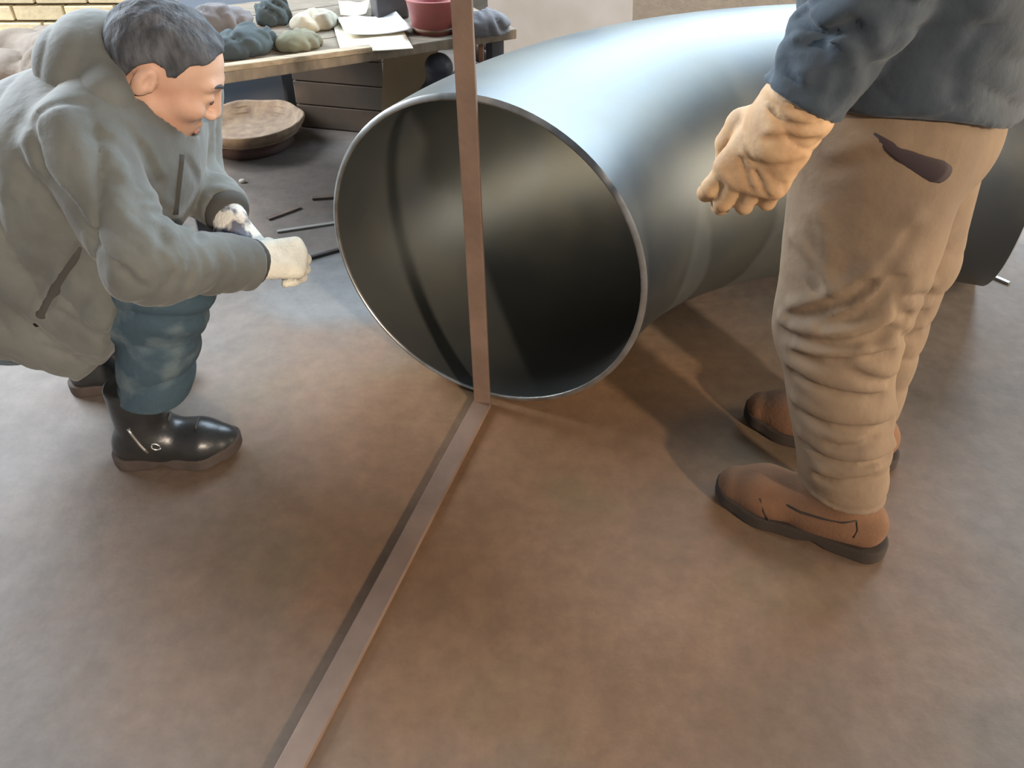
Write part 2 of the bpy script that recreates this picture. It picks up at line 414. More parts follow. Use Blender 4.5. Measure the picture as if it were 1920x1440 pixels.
def ring(a0, a1):
    # bevelled weld-prep end: outer edge, chamfer to the land, back along the bore
    prof = [(RO, a0), (RI + 0.004, a1), (RI, a1), (RI, a0)]
    V = [elbow_pt(a, 2 * math.pi * j / NP, r) for r, a in prof for j in range(NP)]; n = NP
    Fc = [[i * n + j, i * n + (j + 1) % n, (i + 1) * n + (j + 1) % n, (i + 1) * n + j] for i in range(3) for j in range(n)]
    return np.array(V), Fc
for a0, a1 in ((ea, 0.0), (math.pi / 2 - ea, math.pi / 2)):
    V, Fc = ring(a0, a1); r_ = mesh_obj('bevelled_rim', V, Fc, M['rim'], elb); tag(r_, 'bright bare metal bevelled rim of the pipe end')
settle(elb)

# ------------------------------------------------------------------ steel square standing at the mouth
nrm = -e_head; lat = e_right
sq = thing('steel_square', 'rusty flat-bar square with upright standing before the pipe mouth', 'square', (-0.0665, 1.365, 0))
b0 = A3(-0.066, 1.366, 0.0); lean = unit(A3(-0.019, 0.0, 1.0))
ux = unit(A3(0.985, -0.17, 0)); uy = np.cross(lean, ux)
box('upright', b0 + lean * 0.53, (0.036, 0.012, 1.06), M['rust'], sq, [ux, uy, lean], 0.0015)
ld = unit(on(712, 1095) - on(896, 752)); ll = A3(-ld[1], ld[0], 0)
box('foot_bar', b0 + ld * 0.53 + A3(0, 0, 0.006), (1.06, 0.040, 0.012), M['rust'], sq, [ld, ll, A3(0, 0, 1)], 0.0015)
settle(sq)

# ------------------------------------------------------------------ people: shared builders
Zu = A3(0, 0, 1)
def frame_of(f, pitch=0.0, roll=0.0):
    f = unit(A3(f[0], f[1], 0)); l = A3(-f[1], f[0], 0)
    fx = f * math.cos(pitch) - Zu * math.sin(pitch); uz = f * math.sin(pitch) + Zu * math.cos(pitch)
    l2 = l * math.cos(roll) + uz * math.sin(roll); u2 = uz * math.cos(roll) - l * math.sin(roll)
    return np.stack([fx, l2, u2])
def cranium(Q, g=0.0):
    return ell(Q, A3(-0.012, 0, 0.032), (0.097 + g, 0.077 + g, 0.083 + g))
def head_local(Q):
    q = Q.copy(); q[:, 1] = np.abs(q[:, 1])
    d = cranium(Q)
    d = smin(d, ell(q, A3(0.026, 0, -0.036), (0.060, 0.060, 0.080)), 0.03)
    d = smin(d, rc(q, A3(0.0, 0.052, -0.05), A3(0.066, 0.010, -0.096), 0.018, 0.018), 0.03)
    d = smin(d, rc(q, A3(0.079, 0.012, 0.034), A3(0.068, 0.045, 0.033), 0.011, 0.009), 0.014)
    d = smin(d, ell(q, A3(0.055, 0.046, -0.018), (0.028, 0.022, 0.020)), 0.02)
    d = smin(d, rc(Q, A3(-0.025, 0, -0.05), A3(-0.06, 0, -0.17), 0.054, 0.060), 0.03)
    d = smax(d, -(np.linalg.norm(q - A3(0.100, 0.033, 0.010), axis=1) - 0.018), 0.012)
    d = smin(d, ell(q, A3(0.074, 0.032, 0.010), (0.013, 0.016, 0.011)), 0.004)
    d = smax(d, -rc(q, A3(0.086, 0.018, 0.005), A3(0.082, 0.046, 0.006), 0.0016, 0.0012), 0.002)   # lid crease
    d = smin(d, rc(Q, A3(0.087, 0, 0.016), A3(0.101, 0, -0.021), 0.0080, 0.0118), 0.010)
    d = smin(d, ell(q, A3(0.095, 0.013, -0.027), (0.012, 0.008, 0.008)), 0.006)
    d = smin(d, rc(q, A3(0.0875, 0.0, -0.0545), A3(0.077, 0.024, -0.060), 0.0065, 0.004), 0.006)
    d = smin(d, rc(q, A3(0.0855, 0.0, -0.0680), A3(0.076, 0.022, -0.062), 0.0075, 0.004), 0.006)
    d = smax(d, -rc(q, A3(0.0955, 0.0, -0.0608), A3(0.080, 0.027, -0.061), 0.0026, 0.0016), 0.003)
    ear = ell(q, A3(-0.026, 0.076, -0.004), (0.018, 0.010, 0.030), [unit((1, 0.25, -0.18)), unit((-0.25, 1, 0)), unit((0.18, 0.05, 1))])
    ear = smax(ear, -ell(q, A3(-0.021, 0.088, 0.002), (0.009, 0.008, 0.017)), 0.004)
    ear = smin(ear, rc(q, A3(-0.012, 0.074, 0.002), A3(-0.012, 0.078, -0.010), 0.006, 0.006), 0.005)
    ear = smin(ear, rc(q, A3(-0.026, 0.081, 0.014), A3(-0.032, 0.081, -0.008), 0.0035, 0.0035), 0.005)
    return smin(d, ear, 0.006)
HX = [-0.13, -0.09, -0.056, -0.044, -0.026, -0.006, 0.002, 0.014, 0.024, 0.044, 0.066, 0.11]
HZ = [-0.055, -0.055, -0.030, 0.016, 0.034, 0.032, 0.020, 0.024, 0.058, 0.064, 0.096, 0.098]
def hair_local(Q):
    g = 0.0065 + 0.0025 * wob(Q, 170, 3)
    d = cranium(Q, 0.0) - g - 0.002 * np.clip(Q[:, 2] * 9, 0, 1)
    d = smin(d, rc(Q, A3(-0.04, 0, -0.01), A3(-0.055, 0, -0.05), 0.058, 0.052), 0.02)
    return smax(d, np.interp(Q[:, 0], HX, HZ) + 0.004 * wob(Q, 120, 8) - Q[:, 2], 0.006)

def hand_sdf(O, X, Zd, side, curls, thumb, s=1.0, fat=1.0):
    X = unit(X); Zd = unit(Zd - X * (Zd @ X)); T = np.cross(Zd, X) * side
    def w(x, y, z): return O + s * (x * X + y * T + z * Zd)
    segs = []
    ys = [0.030, 0.010, -0.011, -0.030]; kx = [0.088, 0.092, 0.086, 0.078]
    ln = [(0.040, 0.026, 0.021), (0.045, 0.029, 0.022), (0.041, 0.027, 0.021), (0.032, 0.021, 0.019)]
    rr = [0.0112, 0.0115, 0.0110, 0.0098]
    palm = []; fing = []
    for i in range(4):
        palm.append((w(0.0, ys[i] * 0.6, 0), w(kx[i], ys[i], 0), 0.019 * s * fat, 0.0145 * s * fat))
        a = 0.0; p = (kx[i], ys[i], 0.0); r = rr[i] * s * fat; one = []
        for j in range(3):
            a += curls[i][j]; q = (p[0] + ln[i][j] * math.cos(a), p[1] + ys[i] * 0.10 * (1 - 0.8 * (a > 1)), p[2] - ln[i][j] * math.sin(a))
            one.append((w(*p), w(*q), r, r * 0.93)); r *= 0.93; p = q
        fing.append(one)
    th = [(0.012, 0.020, -0.008), (0.042, 0.044, -0.016 - 0.02 * thumb), (0.076, 0.050 - 0.012 * thumb, -0.024 - 0.030 * thumb), (0.100, 0.044 - 0.022 * thumb, -0.028 - 0.046 * thumb)]
    tr = [0.018, 0.0155, 0.0125, 0.0105]
    def f(P):
        d = None
        for a, b, ra, rb in palm:
            e = rc(P, a, b, ra, rb); d = e if d is None else smin(d, e, 0.014 * s)
        for one in fing:
            e = None
            for a, b, ra, rb in one:
                x = rc(P, a, b, ra, rb); e = x if e is None else smin(e, x, 0.004 * s)
            d = smin(d, e, 0.0045 * s)
        e = None
        for j in range(3):
            x = rc(P, w(*th[j]), w(*th[j + 1]), tr[j] * s * fat, tr[j + 1] * s * fat); e = x if e is None else smin(e, x, 0.006 * s)
        return smin(d, e, 0.006 * s)
    return f, w

def shoe(root, O, f, m_up, m_sole, L=0.28, shaft=0.17, wide=1.0, name='boot', label=None, laces=True):
    """footwear with the ankle over O on the floor, toe along f"""
    R = frame_of(f); k = L / 0.28
    def loc(P): return (P - O) @ R.T
    def upper(Q):
        d = rcf(Q, A3(-0.045, 0, 0.055) * k, A3(0.03, 0, 0.058) * k, 0.040 * wide, 0.043 * wide, A3(0, 0, 1), 1.1)
        d = smin(d, rcf(Q, A3(0.03, 0, 0.058) * k, A3(0.115, -0.004, 0.046) * k, 0.046 * wide, 0.047 * wide, A3(0, 0, 1), 0.92), 0.02)
        d = smin(d, rcf(Q, A3(0.115, -0.004, 0.046) * k, A3(0.162, -0.002, 0.040) * k, 0.047 * wide, 0.036 * wide, A3(0, 0, 1), 0.85), 0.02)
        d = smin(d, rc(Q, A3(-0.008, 0, 0.08), A3(-0.006, 0, shaft), 0.050 * wide, 0.051 * wide), 0.025)
        d = d - 0.0025 * folds(Q, (1, 0, 0.6), 95, 5) * np.clip((Q[:, 0] - 0.0) * 18, 0, 1) * np.clip((0.13 - Q[:, 0]) * 18, 0, 1)
        d = smax(d, 0.018 - Q[:, 2], 0.004)
        return smax(d, Q[:, 2] - shaft, 0.006)
    def sole(Q):
        q = Q.copy(); q[:, 2] = 0
        d = np.minimum(rc(q, A3(-0.052, 0, 0) * k, A3(0.02, 0, 0) * k, 0.041 * wide, 0.041 * wide), rc(q, A3(0.02, 0, 0) * k, A3(0.115, -0.004, 0) * k, 0.041 * wide, 0.051 * wide))
        d = smin(d, rc(q, A3(0.115, -0.004, 0) * k, A3(0.160, -0.003, 0) * k, 0.051 * wide, 0.041 * wide), 0.01)
        gap = np.clip(1 - np.abs(Q[:, 0] / k - 0.022) / 0.03, 0, 1) * 0.010
        toe = np.clip(Q[:, 0] / k - 0.13, 0, 1) * 0.22
        return smax(d, np.maximum(Q[:, 2] - 0.030 - toe, gap + toe - Q[:, 2]), 0.003)
    lo, hi = O - 0.30, O + A3(0.30, 0.30, shaft + 0.06); lo[2] = -0.02
    b = sdf_mesh(name, lambda P: upper(loc(P)), lo, hi, 0.004, m_up, root)
    if label: b['label'] = label
    sdf_mesh('sole', lambda P: sole(loc(P)), lo, hi, 0.004, m_sole, b)
    return b, (lambda P: upper(loc(P))), (lambda x, y, z: O + A3(x, y, z) @ R)

# ------------------------------------------------------------------ squatting man
man = thing('person', 'squatting man in a grey hooded padded coat, white gloves, jeans and black boots', 'person', (-0.85, 1.33, 0))
f1 = unit(A3(0.95, 0.30, 0)); r1 = A3(f1[1], -f1[0], 0)          # facing, and his right (towards the camera)
pel = A3(-1.00, 1.37, 0.33); chest = A3(-0.775, 1.375, 0.60); nb = A3(-0.72, 1.385, 0.70)
shR, elR, wrR = at(140, 268, 1.225), at(278, 492, 1.10), at(466, 492, 1.25)
shL, elL, wrL = A3(-0.66, 1.53, 0.65), at(355, 335, 1.50), at(424, 396, 1.39)
hipR, kneR, ankR = pel + 0.09 * r1 + A3(0.02, 0, -0.02), at(312, 535, 1.20), A3(-0.738, 1.205, 0.10)
kneL, ankL = kneR + A3(-0.150, 0.25, 0.0), A3(-0.935, 1.44, 0.10); hipL = pel - 0.09 * r1
HO = at(310, 138, 1.39); HR = frame_of((0.97, 0.24), math.radians(37))
def body1(P):
    d = head_local((P - HO) @ HR.T)
    d = smin(d, rc(P, HO + A3(-0.03, 0, -0.12) @ HR, nb, 0.055, 0.07), 0.03)
    t = rcf(P, pel, chest, 0.115, 0.115, r1, 1.35); t = smin(t, rc(P, chest, nb, 0.11, 0.075), 0.05)
    t = smin(t, rc(P, shR, shL, 0.045, 0.045), 0.04)
    for a, b, c in ((shR, elR, wrR), (shL, elL, wrL)): t = smin(t, chain(P, [a, b, c], [0.042, 0.036, 0.024]), 0.02)
    for a, b, c in ((hipR, kneR, ankR), (hipL, kneL, ankL)): t = smin(t, chain(P, [a, b, c], [0.075, 0.048, 0.028]), 0.02)
    return smin(d, t, 0.02)
sdf_mesh('body', body1, (-1.25, 1.0, 0.03), (-0.33, 1.68, 0.93), 0.0042, M['skin'], man)
hr = sdf_mesh('hair', lambda P: hair_local((P - HO) @ HR.T), HO - 0.16, HO + 0.17, 0.004, M['hair'], man)
hr['label'] = 'short black hair greying at the temples'
def head_part(name, m, prims, R=HR, O=HO, par=man, k=0.003, h=0.0022):
    pts = np.array([p for a in prims for p in (a[0], a[1])]) @ R + O
    f = lambda P: np.min([rc((P - O) @ R.T, A3(*a[0]), A3(*a[1]), a[2], a[3]) for a in prims], 0)
    return sdf_mesh(name, f, pts.min(0) - 0.02, pts.max(0) + 0.02, h, m, par)
for s in (-1, 1):
    head_part('eyebrow', M['hair'], [((0.089, s * 0.014, 0.033), (0.085, s * 0.034, 0.040), 0.0035, 0.004), ((0.085, s * 0.034, 0.040), (0.071, s * 0.052, 0.034), 0.004, 0.002)])
    head_part('eye', M['eye'], [((0.0865, s * 0.024, 0.0035), (0.0845, s * 0.040, 0.0045), 0.0030, 0.0024)])
head_part('lip', M['lip'], [((0.0875, -0.013, -0.0672), (0.0890, 0.0, -0.0672), 0.0042, 0.0050), ((0.0890, 0.0, -0.0672), (0.0875, 0.013, -0.0672), 0.0050, 0.0042)], k=0.002)

flap = [at(x, y, 1.17)[[0, 2]] for x, y in ((-90, 560), (0, 655), (45, 674), (85, 692), (120, 716), (142, 727), (160, 714), (188, 690), (212, 648), (232, 590), (250, 535), (215, 430), (60, 380), (-60, 430))]
hood_c = at(172, 116, 1.40)
def jacket1_torso(P):
    d = rcf(P, pel + A3(0.0, 0, 0.02), chest, 0.185, 0.165, r1, 1.25)
    d = smin(d, rcf(P, chest, nb + A3(0.0, 0, -0.05), 0.165, 0.10, r1, 1.35), 0.08)
    d = smin(d, rc(P, shR + A3(0.01, 0.03, 0.0), shL, 0.075, 0.075), 0.05)
    d = smin(d, rc(P, chest + 0.05 * f1, pel + 0.14 * f1 + A3(0, 0, 0.07), 0.13, 0.15), 0.06)     # front panels over the lap
    for a, b in ((hipR, kneR), (hipL, kneL)): d = smin(d, rc(P, a, a + (b - a) * 0.72, 0.125, 0.10), 0.05)
    U = P[:, [0, 2]]; pr = poly2(U, flap); y0 = 1.165 + 0.06 * np.clip(0.42 - P[:, 2], 0, 0.3)
    d = smin(d, smax(pr + 0.008, np.abs(P[:, 1] - y0 - 0.05) - 0.055, 0.03), 0.035)
    # hem: nothing below the hem line on the outside
    hem = np.interp(P[:, 0], [-1.3, -0.95, -0.90, -0.845, -0.81, -0.77, -0.672, -0.6], [0.33, 0.315, 0.265, 0.175, 0.175, 0.245, 0.44, 0.47])
    hem = hem + np.clip(P[:, 1] - 1.28, 0, 1) * 0.12
    d = smax(d, (hem - P[:, 2]) * 0.75, 0.02)
    d = d - 0.005 * wob(P, 20, 2) - 0.011 * folds(P, r1 * 0.2 + f1 * 0.8 + A3(0, 0, 0.45), 52, 12, 1.0, 12) - 0.004 * folds(P, f1 - 0.5 * Zu, 120, 19, 1.0, 24)
    return d
def sleeve1(P, a, b, c, seed):
    d = chain(P, [a, b, c], [0.077, 0.060, 0.047], 0.025)
    ax = unit(c - b); t = (P - b) @ ax
    d = d - 0.017 * folds(P, ax, 62, seed, 1.1, 14) * np.clip(1.1 - np.abs(t + 0.02) * 3.2, 0.35, 1) - 0.004 * wob(P, 30, seed + 3) - 0.004 * folds(P, ax + 0.3 * Zu, 130, seed + 5, 1.0, 26)
    return smax(d, (P - c) @ ax - 0.002, 0.006)
def collar1(P):
    d = ell(P, hood_c, (0.088, 0.110, 0.082), [unit((1, 0, 0.45)), A3(0, 1, 0), unit((-0.45, 0, 1))])
    ring = [at(222, 72, 1.46), at(196, 122, 1.36), at(206, 190, 1.29), at(246, 250, 1.29), at(310, 300, 1.34)]
    d = smin(d, chain(P, ring, [0.040, 0.044, 0.043, 0.038, 0.030], 0.02), 0.012)
    ring2 = [at(238, 72, 1.44), A3(-0.70, 1.50, 0.76), A3(-0.63, 1.48, 0.665), at(328, 300, 1.42)]
    d = smin(d, chain(P, ring2, [0.040, 0.046, 0.042, 0.032], 0.02), 0.012)
    d = d - 0.009 * folds(P, (0.8, 0, -0.3), 50, 31, 0.9, 12)
    return smax(d, -(head_local((P - HO) @ HR.T) - 0.006), 0.008)
def jacket1(P):
    d = jacket1_torso(P)
    for a, b, c, s in ((shR, elR, wrR, 41), (shL, elL, wrL, 47)):
        d = smin(d, sleeve1(P, a, b, c, s), 0.012)
    d = smax(d, -(head_local((P - HO) @ HR.T) - 0.004), 0.006)
    return d
jacket1_smooth = jacket1
cr1 = creaser(jacket1_smooth, (
    ([(64, 222), (66, 272), (88, 322), (132, 378), (182, 442), (236, 506), (268, 538)], 0.009, 0.008),
    ([(64, 222), (88, 200), (124, 190), (165, 194)], 0.006, 0.008),
    ([(292, 398), (330, 418), (372, 446)], 0.009, 0.010), ([(262, 372), (292, 378), (318, 396)], 0.007, 0.010),
    ([(302, 432), (304, 478), (322, 520)], 0.007, 0.011), ([(346, 456), (358, 486), (352, 524)], 0.007, 0.010),
    ([(392, 466), (404, 492), (398, 520)], 0.005, 0.009), ([(176, 252), (222, 268), (250, 308), (262, 350)], 0.007, 0.012),
    ([(240, 236), (272, 282), (300, 340)], 0.008, 0.009), ([(200, 330), (236, 352), (262, 392)], 0.005, 0.012),
    ([(112, 586), (168, 618), (206, 640)], 0.006, 0.008), ([(84, 648), (130, 664), (176, 672)], 0.004, 0.008),
    ([(352, 300), (372, 336), (404, 362)], 0.006, 0.010), ([(20, 380), (34, 440), (30, 500)], 0.005, 0.014),
    ([(150, 460), (108, 535), (66, 612)], 0.006, 0.008), ([(40, 290), (50, 330), (48, 372)], 0.005, 0.012)))
def jacket1(P): return jacket1_smooth(P) + cr1(P)
jk = sdf_mesh('jacket', jacket1, (-1.36, 0.98, 0.16), (-0.38, 1.72, 0.84), 0.0055, M['coat'], man)
jk['label'] = 'long olive grey padded coat'
hd = sdf_mesh('hood', collar1, hood_c - A3(0.2, 0.25, 0.28), hood_c + A3(0.36, 0.28, 0.2), 0.005, M['coat'], jk)
path = [cast(jacket1, 150 + (66 - 150) * t, 462 + (610 - 462) * t) for t in np.linspace(0, 1, 9)]
tube('pocket', path, [0.004] + [0.009] * 7 + [0.005], M['coat_dark'], jk, 12, A3(0, 1, 0), 0.35)
for c, b in ((wrR, elR), (wrL, elL)):
    ax = unit(c - b); tube('cuff', [c - ax * 0.022, c + ax * 0.010, c + ax * 0.022], [0.047, 0.044, 0.036], M['coat_dark'], jk, 20)
zp = [cast(jacket1, 340 - 12 * t, 290 + 112 * t) for t in np.linspace(0, 1, 8)]
tube('zipper', zp, 0.006, M['coat_dark'], jk, 10, A3(0.5, -0.86, 0), 0.4)

def trousers1(P):
    d = rcf(P, pel + A3(-0.02, 0, -0.03), pel + A3(0.02, 0, 0.0), 0.135, 0.13, r1, 1.25)
    for a, b, c in ((hipR, kneR, ankR), (hipL, kneL, ankL)):
        e = chain(P, [a, b, c + A3(0.026, 0, 0.06)], [0.10, 0.074, 0.066], 0.03)
        e = smax(e, c[2] + 0.078 - P[:, 2], 0.006)
        d = smin(d, e, 0.03)
    return d - 0.009 * folds(P, (0.25, 0.1, 1), 80, 52, 1.2, 16) - 0.004 * wob(P, 30, 5)
tr = sdf_mesh('trousers', trousers1, (-1.25, 1.02, 0.12), (-0.45, 1.66, 0.60), 0.005, M['jeans'], man); tr['label'] = 'worn blue jeans'
bR, bf_, bw = shoe(man, ankR + A3(0.0, 0, -0.10), (0.99, 0.12, 0), M['boot'], M['boot_sole'], L=0.235, shaft=0.20, label='black leather zip boot')
shoe(man, ankL + A3(0.0, 0, -0.10), (0.97, 0.26, 0), M['boot'], M['boot_sole'], L=0.235, shaft=0.20, label='black leather zip boot')
zp = onto(bf_, [bw(-0.020 + 0.028 * t, -0.08, 0.125 - 0.065 * t) for t in np.linspace(0, 1, 6)], off=0.0005)
tube('zip', zp, 0.0028, M['zip'], bR)
for i in range(4):
    p = onto(bf_, [bw(0.040 + 0.020 * i, -0.026 + 0.052 * t, 0.16 - 0.016 * i) for t in np.linspace(0, 1, 5)], off=0.002)
    tube('lace', p, 0.0026, M['coat_dark'], bR, 8)

zp = onto(bf_, [bw(0.030 + 0.009 * math.cos(a), -0.08, 0.078 + 0.009 * math.sin(a)) for a in np.linspace(0, 6.0, 12)], off=0.0005)
tube('buckle_ring', zp, 0.0018, M['zip'], bR, 8)
CU = (1.0, 1.15, 0.7)
gf, gw = hand_sdf(wrR + A3(0.012, 0.006, 0.0), A3(0.80, 0.52, -0.22), A3(0.05, -0.62, 0.78), 1, [CU, CU, CU, CU], 0.7, 0.92, 1.12)
ax = unit(wrR - elR)
gl = sdf_mesh('glove', lambda P: smin(gf(P), rc(P, wrR - ax * 0.015, wrR + ax * 0.03, 0.032, 0.026), 0.012), wrR - 0.14, wrR + 0.17, 0.003, M['cotton'], man)
gl['label'] = 'white cotton work glove'
CU = (0.7, 0.9, 0.6)
gf2, gw2 = hand_sdf(wrL + A3(0.006, -0.012, -0.010), A3(0.62, -0.42, -0.62), A3(0.55, 0.10, 0.75), -1, [CU, CU, CU, CU], 0.5, 0.92, 1.12)
ax2 = unit(wrL - elL)
gl = sdf_mesh('glove', lambda P: smin(gf2(P), rc(P, wrL - ax2 * 0.012, wrL + ax2 * 0.03, 0.032, 0.026), 0.012), wrL - 0.16, wrL + 0.16, 0.003, M['cotton_soiled'], man)
gl['label'] = 'white cotton glove with dark soiled patches'
settle(man)

# ------------------------------------------------------------------ standing man
ped = thing('person', 'standing man in a navy jacket, khaki trousers, tan leather glove and brown shoes', 'person', (0.56, 1.12, 0))
f2 = unit(A3(-0.884, 0.467, 0)); l2 = A3(-f2[1], f2[0], 0)
an_n, an_f = A3(0.592, 1.002, 0.10), A3(0.702, 1.224, 0.10)
kn_n, kn_f = A3(0.510, 1.020, 0.47), A3(0.700, 1.248, 0.47)
pe2 = A3(0.575, 1.13, 0.82); hi_n, hi_f = pe2 + 0.085 * l2 + A3(-0.02, 0, -0.03), pe2 - 0.085 * l2 + A3(0, 0, -0.03)
ch2 = A3(0.545, 1.135, 1.18); nb2 = A3(0.510, 1.15, 1.36)
sn, en, wn = nb2 + 0.185 * l2 + A3(0, 0, -0.05), A3(0.455, 0.955, 1.075), at(1503, 186, 0.945)
sf, ef, wf_ = nb2 - 0.185 * l2 + A3(0, 0, -0.05), A3(0.66, 1.33, 1.06), A3(0.63, 1.37, 0.84)
HO2 = nb2 + A3(-0.055, 0.03, 0.140); HR2 = frame_of(f2, math.radians(24))
def body2(P):
    d = head_local((P - HO2) @ HR2.T)
    d = smin(d, rc(P, HO2 + A3(-0.03, 0, -0.10) @ HR2, nb2, 0.055, 0.060), 0.03)
    t = chain(P, [pe2, ch2, nb2], [0.10, 0.092, 0.062], 0.03); t = smin(t, rc(P, sn, sf, 0.045, 0.045), 0.04)
    for a, b, c in ((sn, en, wn), (sf, ef, wf_)): t = smin(t, chain(P, [a, b, c], [0.045, 0.036, 0.024]), 0.02)
    for a, b, c in ((hi_n, kn_n, an_n), (hi_f, kn_f, an_f)): t = smin(t, chain(P, [a, b, c], [0.078, 0.05, 0.034]), 0.02)
    return smin(d, t, 0.02)
sdf_mesh('body', body2, (0.2, 0.85, 0.03), (0.9, 1.5, 1.68), 0.005, M['skin'], ped)
sdf_mesh('hair', lambda P: hair_local((P - HO2) @ HR2.T), HO2 - 0.16, HO2 + 0.17, 0.005, M['hair'], ped)
for s in (-1, 1):
    head_part('eyebrow', M['hair'], [((0.089, s * 0.014, 0.033), (0.085, s * 0.034, 0.040), 0.0035, 0.004), ((0.085, s * 0.034, 0.040), (0.071, s * 0.052, 0.034), 0.004, 0.002)], HR2, HO2, ped)
    head_part('eye', M['eye'], [((0.0865, s * 0.024, 0.0035), (0.0845, s * 0.040, 0.0045), 0.0030, 0.0024)], HR2, HO2, ped)

def leg_base(P, a, b, c):
    d = rcf(P, a, b, 0.118, 0.090, f2, 1.06); return smin(d, rc(P, b, c + A3(0, 0, 0.02), 0.089, 0.074), 0.03)
CREASES = []
def crease(pts, amp=0.009, w=0.011):
    q = [cast(lambda P: np.minimum(leg_base(P, hi_n, kn_n, an_n), leg_base(P, hi_f, kn_f, an_f)), x, y) for x, y in pts]
    CREASES.append((q, amp, w))
for pts, amp, w in (
    ([(1478, 596), (1530, 588), (1580, 566), (1625, 534)], 0.011, 0.011), ([(1540, 612), (1600, 596), (1645, 560), (1672, 520)], 0.008, 0.010),
    ([(1462, 622), (1520, 644), (1590, 646), (1655, 622)], 0.011, 0.012), ([(1492, 668), (1545, 682), (1610, 676), (1668, 664)], 0.011, 0.011),
    ([(1490, 700), (1535, 726), (1590, 742), (1650, 748)], 0.012, 0.012), ([(1500, 770), (1560, 800), (1620, 806), (1672, 790)], 0.012, 0.013),
    ([(1508, 832), (1550, 862), (1610, 872), (1668, 852)], 0.012, 0.011), ([(1535, 896), (1580, 908), (1640, 896)], 0.008, 0.009),
    ([(1625, 536), (1670, 492), (1705, 436)], 0.007, 0.012), ([(1645, 640), (1676, 584), (1690, 520)], 0.010, 0.012),
    ([(1522, 430), (1532, 500), (1530, 575)], 0.006, 0.014), ([(1560, 318), (1620, 304), (1670, 300)], 0.005, 0.013),
    ([(1480, 470), (1520, 520), (1550, 560)], 0.006, 0.012), ([(1600, 700), (1640, 716), (1672, 716)], 0.007, 0.010),
    ([(1556, 832), (1600, 838), (1640, 826)], 0.006, 0.008), ([(1700, 556), (1722, 552), (1738, 550)], 0.007, 0.008),
    ([(1695, 588), (1716, 590), (1732, 586)], 0.008, 0.008), ([(1690, 630), (1706, 634), (1724, 630)], 0.007, 0.008)):
    crease(pts, amp, w)
def leg2(P, a, b, c, seed):
    d = leg_base(P, a, b, c)
    low = np.clip((0.66 - P[:, 2]) * 4, 0.2, 1.0)
    d = d - 0.006 * low * folds(P, A3(0.28, 0.15, 1.0), 70, seed, 1.3, 11) - 0.006 * wob(P, 17, seed + 1)
    for q, amp, w in CREASES:
        e = np.min([rc(P, q[i], q[i + 1], 0, 0) for i in range(len(q) - 1)], 0)
        u = np.min([rc(P, q[i] + A3(0, 0, 0.021), q[i + 1] + A3(0, 0, 0.021), 0, 0) for i in range(len(q) - 1)], 0)
        d = d + amp * np.exp(-(e / w) ** 2) - 0.85 * amp * np.exp(-(u / (w * 1.25)) ** 2)
    return smax(d, 0.132 + 0.16 * ((P - c) @ f2) - P[:, 2], 0.008)
def trousers2(P):
    d = rcf(P, pe2 + A3(0, 0, -0.06), pe2 + A3(-0.02, 0, 0.14), 0.138, 0.13, l2, 1.25)
    d = smin(d, leg2(P, hi_n, kn_n, an_n, 61), 0.02); d = smin(d, leg2(P, hi_f, kn_f, an_f, 71), 0.018)
    return d
t2 = sdf_mesh('trousers', trousers2, (0.25, 0.78, 0.06), (0.95, 1.46, 1.02), 0.0052, M['khaki'], ped); t2['label'] = 'creased khaki work trousers'
pk = [cast(trousers2, 1638 + 128 * t, 252 + 74 * t + 8 * math.sin(3.1 * t), -0.001) for t in np.linspace(0, 1, 10)]
tube('pocket_opening', pk, [0.003] + [0.005 + 0.014 * i / 8 for i in range(8)] + [0.015], M['pocket_dark'], t2, 16, l2, 0.25)

def jacket2_out(P):
    d = rcf(P, A3(0.568, 1.13, 0.78), A3(0.545, 1.132, 1.05), 0.160, 0.158, l2, 1.36)
    d = smin(d, rcf(P, A3(0.545, 1.132, 1.05), nb2 + A3(0, 0, -0.08), 0.155, 0.115, l2, 1.35), 0.06)
    d = smin(d, rc(P, sn, sf, 0.075, 0.075), 0.05); d = smin(d, rc(P, nb2 + A3(0.01, -0.005, -0.05), nb2 + A3(-0.008, 0.004, 0.055), 0.095, 0.078), 0.03)
    return d - 0.008 * wob(P, 16, 83) - 0.011 * folds(P, A3(0.5, 0.2, 1), 46, 84, 1.2, 10) - 0.004 * folds(P, A3(0.3, -0.3, 1), 110, 86, 1.2, 20)
def jacket2(P):
    o = jacket2_out(P)
    hem = 0.798 + 0.17 * ((P - pe2) @ l2) + 0.006 * wob(P, 25, 80)
    d = smax(o, hem - P[:, 2], 0.008)
    d = smax(d, -smax(o + 0.014, P[:, 2] - 0.90, 0.01), 0.004)
    for a, b, c, s in ((sn, en, wn, 91), (sf, ef, wf_, 95)):
        e = chain(P, [a, b, c], [0.080, 0.068, 0.049], 0.03); ax = unit(c - b)
        e = e - 0.020 * folds(P, ax + 0.35 * f2, 84, s, 1.2, 16) - 0.006 * folds(P, ax - 0.5 * f2, 150, s + 3, 1.0, 26)
        d = smin(d, smax(e, (P - c) @ ax - 0.004, 0.006), 0.010)
    return smax(d, -(head_local((P - HO2) @ HR2.T) - 0.005), 0.006)
jacket2_smooth = jacket2
